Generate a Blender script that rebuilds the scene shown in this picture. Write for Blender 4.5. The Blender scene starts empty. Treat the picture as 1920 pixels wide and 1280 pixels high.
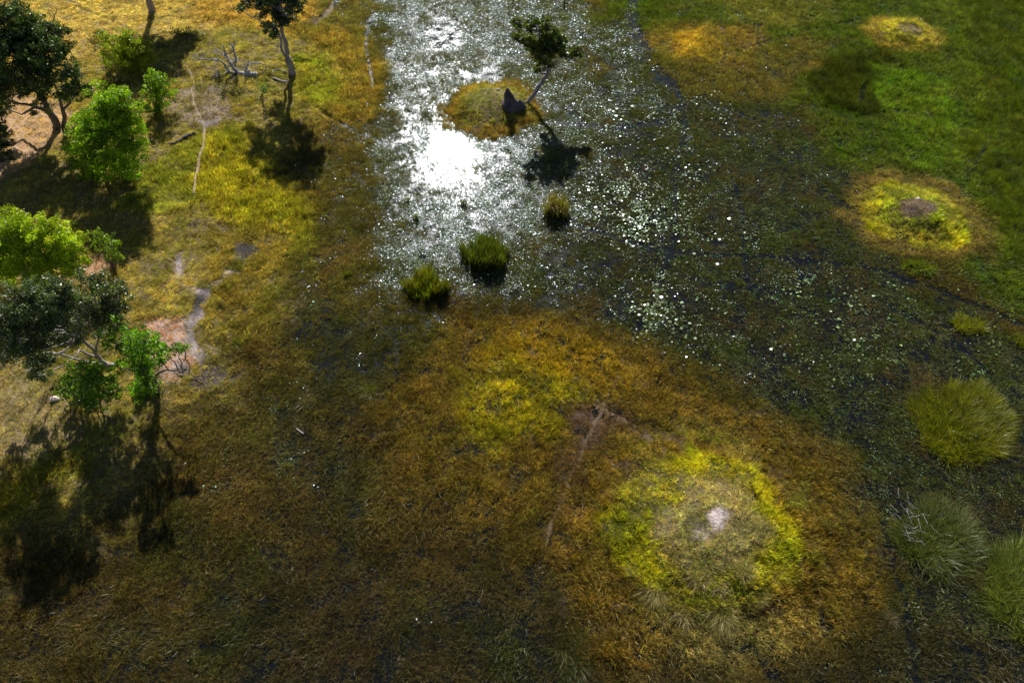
import bpy, math, random
import numpy as np
from mathutils import Vector, Matrix
R = math.radians
rng = np.random.default_rng(7)
random.seed(7)
scene = bpy.context.scene
C = scene.collection

# ------------------------------------------------------------------ camera
H = 40.0; PITCH = R(52.0); F = 1280.0            # camera height, pitch below horizon, focal length in photo pixels
cam_d = bpy.data.cameras.new('camera'); cam = bpy.data.objects.new('camera', cam_d); C.objects.link(cam)
cam.location = (0, 0, H); cam.rotation_euler = (math.pi/2-PITCH, 0, 0)
cam_d.sensor_width = 36; cam_d.lens = 24.0; cam_d.clip_start = 0.5; cam_d.clip_end = 6000
scene.camera = cam

def ray(u, v):
    x = (u-960)/F; y = (640-v)/F
    return np.array([x, math.cos(PITCH)+y*math.sin(PITCH), -math.sin(PITCH)+y*math.cos(PITCH)])
def at(u, v, z=0.0):                              # ground point seen at a photo position
    d = ray(u, v); t = (z-H)/d[2]
    return np.array([d[0]*t, d[1]*t, z])
def atY(u, v, Y):                                 # point at ground distance Y
    d = ray(u, v); t = Y/d[1]
    return np.array([d[0]*t, Y, H+d[2]*t])

# ------------------------------------------------------------------ sky, sun
g = ray(846, 283); sd = Vector((g[0], g[1], -g[2])).normalized()
SUN_EL = math.asin(sd.z); SUN_AZ = math.atan2(sd.x, sd.y)
w = bpy.data.worlds.new('World'); scene.world = w; w.use_nodes = True
nt = w.node_tree; bg = nt.nodes['Background']
sky = nt.nodes.new('ShaderNodeTexSky'); sky.sky_type = 'NISHITA'; sky.sun_disc = False
sky.sun_elevation = SUN_EL; sky.sun_rotation = SUN_AZ; sky.altitude = 900
nt.links.new(sky.outputs[0], bg.inputs[0]); bg.inputs[1].default_value = 0.05
sl = bpy.data.lights.new('sun', 'SUN'); sl.energy = 5.0; sl.angle = R(0.5); sl.color = (1.0, 0.95, 0.86)
so = bpy.data.objects.new('sun', sl); C.objects.link(so); so.location = (0, 60, 80)
so.rotation_euler = sd.to_track_quat('Z', 'Y').to_euler()
scene.view_settings.view_transform = 'Standard'; scene.view_settings.look = 'None'
scene.view_settings.exposure = 0.35; scene.view_settings.gamma = 1.0
scene.render.engine = 'CYCLES'
scene.cycles.max_bounces = 6; scene.cycles.diffuse_bounces = 2; scene.cycles.glossy_bounces = 2
scene.cycles.transmission_bounces = 3; scene.cycles.transparent_max_bounces = 4
scene.cycles.caustics_reflective = False; scene.cycles.caustics_refractive = False
scene.cycles.sample_clamp_indirect = 3.0

# ------------------------------------------------------------------ numpy helpers
def vnoise(x, y, s, seed=0):
    r = np.random.default_rng(1000+seed); T = r.random((256, 256))
    x = x/s+37.3*seed; y = y/s+91.7*seed
    xi = np.floor(x).astype(int); yi = np.floor(y).astype(int)
    fx = x-xi; fy = y-yi; fx = fx*fx*(3-2*fx); fy = fy*fy*(3-2*fy)
    a = T[xi & 255, yi & 255]; b = T[(xi+1) & 255, yi & 255]
    c = T[xi & 255, (yi+1) & 255]; d = T[(xi+1) & 255, (yi+1) & 255]
    return (a*(1-fx)+b*fx)*(1-fy)+(c*(1-fx)+d*fx)*fy
def fbm(x, y, s, seed=0, o=4):
    t = 0; a = 1; n = 0
    for i in range(o):
        t = t+a*vnoise(x, y, s/2**i, seed+i*13); n += a; a *= 0.55
    return t/n*2-1
def sst(a, b, x):
    t = np.clip((x-a)/(b-a), 0, 1); return t*t*(3-2*t)
def px(poly): return np.array([at(u, v)[:2] for u, v in poly])
def seg_d2(X, Y, P, Q):
    dx, dy = Q-P; L = dx*dx+dy*dy+1e-9
    t = np.clip(((X-P[0])*dx+(Y-P[1])*dy)/L, 0, 1)
    return (X-P[0]-t*dx)**2+(Y-P[1]-t*dy)**2
def sdf(X, Y, P):                                  # positive inside
    n = len(P); d = np.full(X.shape, 1e18); ins = np.zeros(X.shape, bool)
    for i in range(n):
        A = P[i]; B = P[(i+1) % n]
        d = np.minimum(d, seg_d2(X, Y, A, B))
        if A[1] != B[1]:
            c = ((A[1] > Y) != (B[1] > Y)) & (X < (B[0]-A[0])*(Y-A[1])/(B[1]-A[1])+A[0])
            ins ^= c
    d = np.sqrt(d); return np.where(ins, d, -d)
def line_d(X, Y, P):
    d = np.full(X.shape, 1e18)
    for A, B in zip(P[:-1], P[1:]): d = np.minimum(d, seg_d2(X, Y, A, B))
    return np.sqrt(d)

# ------------------------------------------------------------------ vegetation zones (outlines as ground polygons)
# name: polygon, soft(m), ragged(m), colour a, colour b, height, density, matted(0..1), soil colour, floating leaves, lilies
def Z(poly, soft, rag, ca, cb, h, den, mat, soil=None, fl=None, lily=None, wet=None):
    return dict(P=px(poly), soft=soft, rag=rag, ca=ca, cb=cb, h=h, den=den, mat=mat, soil=soil, fl=fl, lily=lily, wet=wet)
DK = (.028, .022, .012)
ZONES = [
 # right hand bog: dark, with vignette falloff lowered into its albedo; sparse, floating leaves
 Z([(1000,150),(1200,120),(1480,180),(1640,330),(1700,520),(2000,700),(2100,1500),(1500,1500),(1640,1050),(1520,850),(1250,700),(1050,620),(900,560),(980,420)], 3, 3,
   (.07,.105,.014), (.125,.09,.035), .26, .8, .6, (.03,.027,.014), .14, .0, .42),
 # glittering shallow water
 Z([(680,-160),(1120,-160),(1100,60),(1090,200),(1060,320),(1010,470),(930,550),(700,540),(690,420),(680,260),(720,160),(690,60)], 7, 4,
   (.11,.15,.035), (.17,.14,.07), .3, .62, .35, DK, 1.0, .03, .6),
 Z([(740,10),(960,0),(950,130),(900,150),(830,170),(800,230),(730,240),(710,140)], 2, 2.5, (.13,.15,.04), (.19,.15,.07), .28, .42, .2, DK, 1.2, .05, .75),
 Z([(760,230),(990,245),(985,420),(900,500),(760,420)], 3, 2.5, (.10,.12,.04), (.17,.13,.07), .22, .30, .4, DK, 1.0, .04, .85),
 Z([(790,50),(850,45),(870,85),(810,95)], 1, 1, (.1,.1,.04), (.1,.1,.04), .15, .0, .4, (.01,.012,.03), .25, .0, 1.0),
 # brown margin between land and water
 Z([(560,240),(700,250),(700,540),(860,600),(760,760),(620,900),(480,1000),(330,1000),(480,680),(520,520),(520,360)], 4, 3,
   (.25,.175,.05), (.15,.15,.03), .38, .9, .6, (.045,.032,.016), .16, .01, .2),
 Z([(540,620),(820,560),(880,640),(800,740),(640,900),(520,800)], 4, 3, (.125,.12,.018), (.085,.08,.025), .3, .8, .7, (.03,.025,.014), .012, .0, .33),
 # lower brown marsh; bottom zone's albedo also carries the vignette darkening
 Z([(300,950),(700,760),(1150,900),(1180,1500),(-300,1500),(0,1220)], 5, 4, (.205,.14,.042), (.115,.10,.024), .36, .9, .75, (.032,.024,.013), .015, .0, .25),
 Z([(500,1080),(1150,1100),(1900,1230),(1900,1500),(400,1500)], 6, 4, (.135,.10,.042), (.075,.078,.02), .34, .85, .75, (.026,.02,.012), .01, .0, .3),
 # the low yellow-brown rise in the middle
 Z([(720,700),(850,590),(1000,570),(1200,640),(1400,780),(1560,860),(1640,1050),(1560,1180),(1200,1200),(950,1010),(760,960)], 5, 3,
   (.32,.215,.04), (.22,.17,.03), .42, 1.0, .45, (.07,.05,.02), .0, .0, .08),
 Z([(960,600),(1160,660),(1170,700),(1130,760),(1080,745),(960,700),(870,690)], 2.5, 2, (.46,.33,.025), (.30,.21,.03), .5, 1.0, .3, (.07,.05,.02), 0, 0, 0),
 Z([(850,700),(960,680),(1090,750),(1090,830),(990,800),(930,850),(860,810)], 2, 2, (.50,.42,.02), (.28,.24,.03), .45, 1.0, .35, (.07,.05,.02), 0, 0, 0),
 Z([(930,716),(965,714),(985,735),(950,750)], .7, .7, (.85,.72,.02), (.6,.5,.03), .6, 1.0, .2, None, 0, 0, 0),
 Z([(1100,790),(1160,780),(1240,850),(1200,900),(1140,960),(1080,960),(1070,880)], 2, 2, (.26,.16,.075), (.2,.12,.05), .26, .9, .8, (.09,.06,.035), 0, 0, 0),
 # green marsh, upper right
 Z([(1090,-260),(2800,-260),(2800,820),(1960,600),(1860,540),(1700,500),(1600,430),(1600,330),(1500,220),(1440,150),(1230,130),(1130,60)], 3, 3,
   (.095,.16,.012), (.16,.185,.02), .5, 1.0, .2, (.03,.035,.015), .1, .0, .15),
 Z([(1500,110),(1650,110),(1640,220),(1580,215),(1490,180)], 2, 4, (.09,.12,.010), (.13,.14,.010), 1.1, 1.0, .0, None, 0, 0, .2),
 Z([(1640,130),(1800,140),(1840,320),(1700,330),(1640,240)], 3, 3, (.13,.23,.012), (.19,.24,.02), .6, 1.0, .15, None, 0, 0, .1),
 Z([(1800,-50),(2300,-50),(2300,540),(1900,520),(1800,420),(1830,300)], 3, 3, (.13,.20,.010), (.20,.23,.015), .8, 1.0, .05, None, 0, 0, .1),
 Z([(1280,-100),(1560,-100),(1540,30),(1400,60),(1330,60)], 4, 4, (.14,.18,.025), (.27,.24,.05), .4, .9, .4, None, .1, 0, .3),
 Z([(1120,60),(1200,20),(1240,100),(1260,200),(1150,200)], 3, 3, (.08,.12,.03), (.13,.12,.04), .3, .45, .4, DK, .5, .05, .6),
 Z([(1380,110),(1500,60),(1600,70),(1540,110),(1470,170),(1420,180)], 2, 2, (.17,.17,.03), (.24,.18,.04), .35, .8, .4, None, .1, 0, .4),
 # reddish orange rise, top
 Z([(1200,60),(1270,30),(1380,40),(1440,70),(1430,130),(1380,155),(1290,160),(1230,120)], 5, 4, (.36,.24,.055), (.21,.19,.04), .4, 1.0, .4, (.09,.06,.03), 0, 0, 0),
 Z([(1265,70),(1320,62),(1345,90),(1325,112),(1270,105)], 3, 2, (.80,.55,.06), (.5,.33,.05), .5, 1.0, .2, None, 0, 0, 0),
 Z([(1240,120),(1330,130),(1420,130),(1500,170),(1430,190),(1280,175)], 5, 4, (.22,.17,.035), (.15,.14,.03), .35, .85, .4, None, .1, 0, .3),
 # dry land on the left
 Z([(-900,-260),(480,-260),(640,-60),(700,120),(650,220),(570,250),(530,330),(560,420),(500,480),(520,560),(480,650),(440,740),(330,790),(300,900),(230,960),(100,1010),(0,1060),(-300,1130),(-1400,1200)], 5, 4,
   (.54,.43,.12), (.34,.32,.07), .24, 1.0, .8, (.20,.15,.08), 0, 0, -1),
 Z([(-900,-260),(620,-260),(520,20),(420,80),(300,70),(150,150),(-900,160)], 4, 2, (.72,.57,.22), (.56,.43,.14), .24, 1.0, .7, (.4,.29,.12), 0, 0, -1),
 Z([(300,-260),(640,-260),(600,40),(520,70),(440,75),(380,40)], 4, 3, (.66,.42,.12), (.52,.38,.10), .4, 1.0, .4, None, 0, 0, -1),
 Z([(560,60),(640,40),(690,60),(705,110),(725,190),(700,235),(640,235),(600,215),(640,160),(600,110)], 2, 1.5, (.46,.30,.06), (.28,.25,.06), .55, 1.0, .25, (.1,.07,.03), 0, 0, -.3),
 Z([(550,130),(610,115),(640,160),(620,200),(560,205)], 2, 1.5, (.40,.44,.05), (.42,.34,.05), .45, 1.0, .3, None, 0, 0, -1),
 Z([(600,-200),(720,-200),(700,30),(650,60),(600,50)], 2.5, 2, (.26,.20,.06), (.2,.19,.05), .4, .8, .4, None, .2, 0, .3),
 Z([(-500,180),(100,190),(150,250),(70,330),(-40,400),(-600,500)], 2.5, 1.5, (.62,.45,.17), (.52,.38,.17), .2, .35, .9, (.56,.36,.22), 0, 0, -1),
 Z([(395,255),(470,235),(545,330),(600,400),(560,450),(500,450),(430,440),(385,400),(365,380),(375,320)], 3.5, 3, (.52,.43,.04), (.32,.33,.03), .6, 1.0, .12, (.08,.07,.02), 0, 0, -.6),
 Z([(380,262),(375,310),(362,380),(300,410),(240,400),(290,330),(335,295)], 1.5, 1.2, (.42,.40,.05), (.32,.34,.06), .45, 1.0, .4, None, 0, 0, -1),
 Z([(320,190),(430,180),(460,230),(380,250),(330,240)], 1.5, 1.5, (.38,.30,.15), (.3,.27,.09), .18, .7, .9, (.30,.22,.18), 0, 0, -1),
 Z([(400,445),(520,440),(500,640),(440,660),(400,560)], 2.5, 2, (.46,.34,.08), (.30,.27,.05), .45, 1.0, .45, None, 0, 0, -.4),
 Z([(-200,850),(130,880),(60,980),(-300,1100)], 3, 2, (.50,.38,.04), (.36,.34,.04), .5, 1.0, .3, None, 0, 0, -1),
 Z([(-300,700),(60,660),(130,760),(110,850),(-300,900)], 3, 2, (.50,.42,.17), (.36,.34,.10), .2, 1.0, .9, (.3,.22,.12), 0, 0, -1),
 Z([(280,625),(360,615),(380,680),(330,720),(290,680)], .8, .8, (.66,.40,.20), (.6,.33,.16), .16, .6, .9, (.50,.36,.30), 0, 0, -1),
 Z([(150,510),(205,495),(215,520),(160,540)], 1, .8, (.6,.38,.18), (.5,.34,.16), .15, .5, .9, (.5,.3,.18), 0, 0, -1),
]
# raised islands: centre (px), semi axes in metres, height, rings from the outside in (outer radius, ca, cb, height, density, matted, soil)
OR = ((.52,.27,.03), (.38,.22,.04)); YE = ((.72,.60,.015), (.46,.42,.02)); OL = ((.38,.31,.10), (.27,.24,.07))
ISLES = [
 dict(c=(922,203), a=4.9, b=4.8, h=1.2, rings=[(1.0, (.50,.31,.06), (.38,.26,.06), .55, 1., .2, (.16,.1,.05)), (.78, (.42,.34,.07), (.30,.29,.06), .3, 1., .5, (.2,.14,.07)), (.55, (.36,.38,.09), (.28,.30,.07), .14, 1., .9, (.22,.16,.08))]),
 dict(c=(1692,66), a=4.3, b=4.0, h=.9, rings=[(1.05, (.62,.44,.10), (.45,.33,.08), .75, 1., .1, (.16,.1,.05)), (.8, (.70,.56,.08), (.42,.40,.05), .5, 1., .3, (.16,.1,.05)), (.45, (.50,.42,.20), (.30,.27,.10), .18, 1., .9, (.2,.15,.1))]),
 dict(c=(1716,405), a=4.6, b=4.2, h=1.0, rings=[(1.35, (.34,.24,.07), (.24,.2,.05), .4, 1., .5, (.07,.05,.03)), (.95, (.76,.62,.03), (.36,.38,.03), .6, 1., .15, (.1,.08,.03)), (.62, (.50,.55,.03), (.30,.34,.03), .35, 1., .2, (.1,.08,.03)), (.27, (.30,.22,.13), (.22,.17,.10), .16, .7, .9, (.16,.11,.085))]),
 dict(c=(1325,985), a=7.4, b=7.2, h=1.5, rings=[(1.22, (.36,.24,.035), (.23,.175,.03), .5, 1., .3, (.08,.05,.02)), (.80, (.70,.60,.025), (.37,.40,.02), .5, 1., .3, (.1,.08,.03)), (.44, (.74,.62,.30), (.46,.42,.16), .28, 1.3, .8, (.18,.14,.08)), (.06, (.5,.4,.3), (.5,.4,.3), .1, .0, 1., (.62,.52,.5))]),
]
for I in ISLES: I['p'] = at(*I['c'])[:2]
# cleared animal trails: polyline, half width, remaining grass, water depth flag, soil
TRAILS = [
 ([(1170,676),(1150,730),(1130,765)], .08, .15, 0), ([(1130,765),(1100,830),(1070,900),(1035,980),(1005,1060)], .055, .15, 0),
 ([(1000,700),(1060,725),(1130,765),(1190,800),(1240,850)], .12, .5, 0),
 ([(1050,410),(1180,455),(1300,478),(1430,480),(1560,492),(1620,500)], .16, .15, 1), ([(1620,500),(1720,530),(1800,560),(1920,610),(2000,650)], .16, .15, 1),
 ([(1262,150),(1285,230),(1265,330),(1268,440),(1240,520),(1180,650)], .17, .25, 1), ([(1375,340),(1390,400),(1398,500),(1425,600)], .14, .3, 1),
 ([(1640,560),(1720,600),(1800,650),(1850,700)], .17, .2, 1), ([(1655,960),(1670,1060),(1700,1140),(1712,1290)], .15, .2, 1),
 ([(1030,230),(1130,240),(1240,232)], .3, .2, 1),
 ([(600,214),(650,240),(720,272)], .14, .1, 1), ([(742,620),(742,720)], .08, .3, 1), ([(700,25),(688,60),(686,90),(692,120),(700,160)], .16, .0, 1), ([(700,160),(688,190),(676,215)], .08, .3, 1),
 ([(640,-10),(618,20),(592,52)], .24, .0, 1),
 ([(1180,-20),(1190,60),(1230,130),(1262,170)], .5, .3, 1), ([(1430,-20),(1418,80),(1410,90)], .09, .3, 1), ([(1418,85),(1360,100),(1335,160)], .08, .3, 1), ([(1345,20),(1362,80),(1420,160)], .08, .3, 0),
 ([(1690,0),(1660,25),(1500,62),(1418,85)], .14, .25, 1), ([(1620,160),(1605,200)], .25, .1, 1), ([(1900,200),(1830,300),(1790,390)], .16, .3, 1),
 ([(105,0),(150,22),(210,52),(255,75)], .1, .25, 0), ([(370,375),(385,395),(402,415),(425,445)], .09, .1, 0), ([(370,375),(372,410),(366,450)], .08, .3, 0), ([(1500,320),(1600,400)], .2, .4, 1), ([(1300,530),(1420,545),(1600,560)], .2, .5, 1),
]
TR = [(px(p), w_, d, wt) for p, w_, d, wt in TRAILS]
PATHS = [([(388,258),(390,275),(381,310),(372,345),(370,375)], .14),
         ([(352,138),(360,150),(371,172),(366,190),(372,215),(386,240),(389,258)], .055)]
PT = [(px(p), w_) for p, w_ in PATHS]
MUD = [px(p) for p in ([(333,490),(352,484),(350,520),(345,545),(375,545),(410,530),(440,500),(452,506),(425,540),(396,570),(390,598),(368,625),(380,660),(408,690),(436,700),(430,725),(395,742),(348,738),(362,718),(380,706),(352,640),(348,618),(362,590),(368,560),(335,535)],
      [(440,462),(480,458),(498,475),(470,492),(452,510),(440,490)], [(328,690),(358,690),(366,712),(335,715)], [(378,240),(400,240),(415,228),(418,238),(392,256),(380,252)], [(345,182),(370,184),(372,192),(348,190)])]
def paint(X, Y):
    n = X.shape
    wx = X+1.2*fbm(X, Y, 6, 1); wy = Y+1.2*fbm(X, Y, 6, 2)
    rag = fbm(X, Y, 5, 3, 5)
    o = dict(ca=np.tile((.20,.135,.035), (X.size, 1)), cb=np.tile((.12,.10,.022), (X.size, 1)), h=np.full(n, .38), den=np.full(n, .9),
             mat=np.full(n, .6), soil=np.tile((.04,.03,.015), (X.size, 1)), fl=np.full(n, .03), lily=np.zeros(n), wet=np.full(n, .25))
    def blend(m, z):
        k = m > 1e-3
        mk = m[k]
        for a in ('h', 'den', 'mat', 'fl', 'lily', 'wet'):
            if z.get(a) is not None: o[a][k] = o[a][k]*(1-mk)+z[a]*mk
        for a in ('ca', 'cb', 'soil'):
            if z.get(a) is not None: o[a][k] = o[a][k]*(1-mk[:, None])+np.array(z[a])*mk[:, None]
    for z in ZONES:
        P = z['P']; pad = z['soft']+z['rag']+2
        k = (X > P[:,0].min()-pad) & (X < P[:,0].max()+pad) & (Y > P[:,1].min()-pad) & (Y < P[:,1].max()+pad)
        m = np.zeros(n)
        if k.any():
            d = sdf(wx[k], wy[k], P)+rag[k]*z['rag']
            m[k] = sst(-z['soft']/2, z['soft']/2, d)
        blend(m, z)
    for I in ISLES:
        r = np.hypot((wx*.6+X*.4-I['p'][0])/I['a'], (wy*.6+Y*.4-I['p'][1])/I['b'])+rag*.28+.22*fbm(X, Y, 1.8, 17, 4)+.10*fbm(X, Y, 7, 18, 2)
        for i, (rr, ca, cb, h, den, mat, soil) in enumerate(I['rings']):
            sf = .28 if i == 0 else .09; blend(1-sst(rr-sf, rr+sf*.7, r), dict(ca=ca, cb=cb, h=h, den=den, mat=mat, soil=soil, fl=0, lily=0, wet=-.2))
    for I in ISLES:
        r = np.hypot((X-I['p'][0])/I['a'], (Y-I['p'][1])/I['b'])
        m = sst(.0, .35, fbm(X, Y, 2.6, 71, 4)+.12)*(1-sst(.8, 1.25, r))*sst(.3, .5, r)*.5
        blend(m, dict(ca=(.42,.34,.10), cb=(.26,.26,.05), h=.28, mat=.6))
        m = sst(.1, .4, fbm(X, Y, 1.7, 72, 4))*(1-sst(.75, 1.15, r))*.6
        blend(m, dict(ca=(.30,.33,.03), cb=(.20,.23,.03), den=.8))
        m = sst(.18, .42, fbm(X, Y, 1.2, 73, 4))*(1-sst(.75, 1.1, r)); o['den'] = o['den']*(1-.6*m)
    b4 = ISLES[3]; m = np.exp(-((X-b4['p'][0]-.6)/3.2)**2-((Y-b4['p'][1]+6.2)/1.6)**2)*.9
    blend(m, dict(ca=(.62,.52,.22), cb=(.38,.34,.10), h=.38, mat=.6))
    for P, w_, d, wt in TR:
        k = (X > P[:,0].min()-3) & (X < P[:,0].max()+3) & (Y > P[:,1].min()-3) & (Y < P[:,1].max()+3)
        m = np.zeros(n); dd = line_d(X[k]+.25*fbm(X[k], Y[k], 1.5, 5), Y[k]+.25*fbm(X[k], Y[k], 1.5, 6), P)
        w_ = w_*1.15; m[k] = 1-sst(w_, w_*2, dd)
        o['den'] = o['den']*(1-m*(1-d)); o['lily'] *= 1-m*.8; o['fl'] = o['fl']*(1-m*.5)
        if wt: o['wet'] = o['wet']*(1-m)+m*1.0
        else:
            o['wet'] = o['wet']*(1-m)-.3*m; o['soil'] = o['soil']*(1-m[:, None]*.7)+np.array((.19,.14,.085))*m[:, None]*.7
    mud = np.zeros(n)
    for P in MUD:
        k = (X > P[:,0].min()-2) & (X < P[:,0].max()+2) & (Y > P[:,1].min()-2) & (Y < P[:,1].max()+2)
        if k.any(): mud[k] = np.maximum(mud[k], sst(-.25, .35, sdf(X[k]+.4*fbm(X[k], Y[k], 1.5, 8), Y[k]+.4*fbm(X[k], Y[k], 1.5, 9), P)))
    mc = np.array((.46,.38,.38))[None]*(0.5+.6*sst(-.3, .5, fbm(X, Y, 1.6, 15)))[:, None]
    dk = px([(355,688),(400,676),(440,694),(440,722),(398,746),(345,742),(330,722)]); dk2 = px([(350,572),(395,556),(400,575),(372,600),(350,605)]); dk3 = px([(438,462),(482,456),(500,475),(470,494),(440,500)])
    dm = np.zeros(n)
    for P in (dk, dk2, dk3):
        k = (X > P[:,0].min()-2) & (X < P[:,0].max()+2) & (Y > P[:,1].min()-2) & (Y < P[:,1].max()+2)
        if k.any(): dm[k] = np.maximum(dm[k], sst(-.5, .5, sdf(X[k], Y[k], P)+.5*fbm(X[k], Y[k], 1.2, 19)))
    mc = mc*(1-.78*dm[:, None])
    o['den'] *= 1-mud*(.96-.25*sst(.0, .4, fbm(X, Y, .9, 16))); o['soil'] = o['soil']*(1-mud[:, None])+mc*mud[:, None]
    o['mud'] = mud
    pth = np.zeros(n)
    for P, w_ in PT:
        k = (X > P[:,0].min()-2) & (X < P[:,0].max()+2) & (Y > P[:,1].min()-2) & (Y < P[:,1].max()+2)
        if k.any(): pth[k] = np.maximum(pth[k], 1-sst(w_, w_*1.8, line_d(X[k], Y[k], P)))
    o['den'] *= 1-pth
    return o
LAND = px([(-900,-260),(480,-260),(600,-60),(660,120),(610,220),(530,250),(500,330),(510,420),(470,480),(480,560),(440,650),(400,740),(310,790),(270,900),(180,1010),(0,1180),(-260,1500),(-1400,1500)])
def height(X, Y, wet):
    z = -.10*wet-.03+.09*fbm(X, Y, 2.2, 20, 5)*(1-.2*wet)
    z += .10*np.clip(.35-wet, 0, 1)+(.30*np.abs(fbm(X, Y, 1.5, 27, 4))-.06)*np.clip(1-1.3*wet, 0, 1)*(.6+.8*vnoise(X, Y, 7, 28))
    land = sst(-3, 9, sdf(X, Y, LAND)+1.2*fbm(X, Y, 6, 21))
    z += land*(.8+.35*fbm(X, Y, 11, 22, 3)+.10*fbm(X, Y, 1.2, 23, 3))
    for I in ISLES:
        r = np.hypot((X-I['p'][0])/I['a'], (Y-I['p'][1])/I['b'])+.12*fbm(X, Y, 3, 24)
        z += I['h']*(1-sst(.1, 1.05, r))
    return z
def ground_z(x, y):
    X = np.array([x], float); Y = np.array([y], float)
    return float(max(height(X, Y, paint(X, Y)['wet'])[0], 0.0))

# ------------------------------------------------------------------ object helpers
def tag(o, label=None, cat=None, group=None, kind=None):
    if label: o['label'] = label
    if cat: o['category'] = cat
    if group: o['group'] = group
    if kind: o['kind'] = kind
    return o
def empty(name, loc, label, cat, group=None):
    o = bpy.data.objects.new(name, None); C.objects.link(o); o.location = loc; o.empty_display_size = .3
    return tag(o, label, cat, group)
def mesh(name, V, faces_flat, sizes, mat=None, cols=None, smooth=False):
    me = bpy.data.meshes.new(name); V = np.asarray(V, np.float32)
    me.vertices.add(len(V)); me.vertices.foreach_set('co', V.ravel())
    ff = np.asarray(faces_flat, np.int32); sz = np.asarray(sizes, np.int32)
    me.loops.add(len(ff)); me.loops.foreach_set('vertex_index', ff)
    me.polygons.add(len(sz)); me.polygons.foreach_set('loop_start', np.concatenate([[0], np.cumsum(sz)[:-1]]).astype(np.int32))
    me.update(calc_edges=True); me.validate()
    if smooth: me.polygons.foreach_set('use_smooth', np.ones(len(sz), bool))
    if cols is not None:
        a = me.attributes.new('col', 'FLOAT_COLOR', 'POINT')
        a.data.foreach_set('color', np.c_[cols, np.ones(len(V))].astype(np.float32).ravel())
    if mat: me.materials.append(mat)
    return me
def link(name, me, parent=None, world_origin=None):
    o = bpy.data.objects.new(name, me); C.objects.link(o)
    if parent is not None: o.parent = parent
    return o
def shift(me, v):
    me.transform(Matrix.Translation(-Vector(v))); return me

def blades(root, dirs, L, W, bend, cols):
    """root Nx3, dirs Nx3 unit, L,W N, bend Nx3 tip offset, cols Nx3 -> V,F,S,C"""
    N = len(root); up = np.array([0, 0, 1.])
    side = np.cross(dirs, rng.normal(size=(N, 3))); side /= np.linalg.norm(side, axis=1)[:, None]+1e-9
    side *= W[:, None]*.5
    mid = root+dirs*(L*.5)[:, None]+bend*.25; tip = root+dirs*L[:, None]+bend
    V = np.stack([root-side*.8, root+side*.8, mid-side, mid+side, tip], 1).reshape(-1, 3)
    b = np.arange(N)[:, None]*5
    q = b+np.array([0, 1, 3, 2]); t = b+np.array([2, 3, 4])
    Fl = np.concatenate([q.ravel(), t.ravel()]); S = np.concatenate([np.full(N, 4), np.full(N, 3)])
    return V, Fl, S, np.repeat(cols, 5, 0)

# ------------------------------------------------------------------ materials
def newmat(name):
    m = bpy.data.materials.new(name); m.use_nodes = True; m.node_tree.nodes.clear()
    return m, m.node_tree.nodes, m.node_tree.links
def leafmat(name, inst, transl=.45, gloss=.06, rough=.4, gcol=(1, 1, 1, 1), tmul=(1.2, 1.2, .65), backdiff=1.0):
    m, n, l = newmat(name)
    out = n.new('ShaderNodeOutputMaterial'); at_ = n.new('ShaderNodeAttribute'); at_.attribute_name = 'col'
    col = at_.outputs['Color']
    if inst:
        at_.attribute_type = 'INSTANCER'
        a2 = n.new('ShaderNodeAttribute'); a2.attribute_name = 'tint'
        mx = n.new('ShaderNodeVectorMath'); mx.operation = 'MULTIPLY'
        l.new(col, mx.inputs[0]); l.new(a2.outputs['Color'], mx.inputs[1]); col = mx.outputs[0]
    t2 = n.new('ShaderNodeVectorMath'); t2.operation = 'MULTIPLY'; t2.inputs[1].default_value = tmul; l.new(col, t2.inputs[0])
    d = n.new('ShaderNodeBsdfDiffuse'); t = n.new('ShaderNodeBsdfTranslucent'); g_ = n.new('ShaderNodeBsdfGlossy')
    g_.inputs['Roughness'].default_value = rough; g_.inputs['Color'].default_value = gcol
    l.new(col, d.inputs['Color']); l.new(t2.outputs[0], t.inputs['Color'])
    m1 = n.new('ShaderNodeMixShader'); m1.inputs[0].default_value = transl; l.new(d.outputs[0], m1.inputs[1]); l.new(t.outputs[0], m1.inputs[2])
    m2 = n.new('ShaderNodeMixShader'); m2.inputs[0].default_value = gloss; l.new(m1.outputs[0], m2.inputs[1]); l.new(g_.outputs[0], m2.inputs[2])
    l.new(m2.outputs[0], out.inputs[0]); return m
M_grass = leafmat('grass_blades', True, .5, .02)
M_reed = leafmat('reed_blades', False, .5, .02)
M_float = leafmat('floating_leaf', True, .0, .042, .27, (.72, .83, 1, 1))
M_pad = leafmat('lily_pad', True, .0, .08, .32, (.85, .92, 1, 1))
M_leafd = leafmat('dark_glossy_leaves', False, .42, .05, .42, (1, 1, .95, 1), (1.3, 1.35, .4))
M_leafb = leafmat('bright_leaves', False, .5, .03, .45, (1, 1, 1, 1), (1.2, 1.35, .35))
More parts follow.
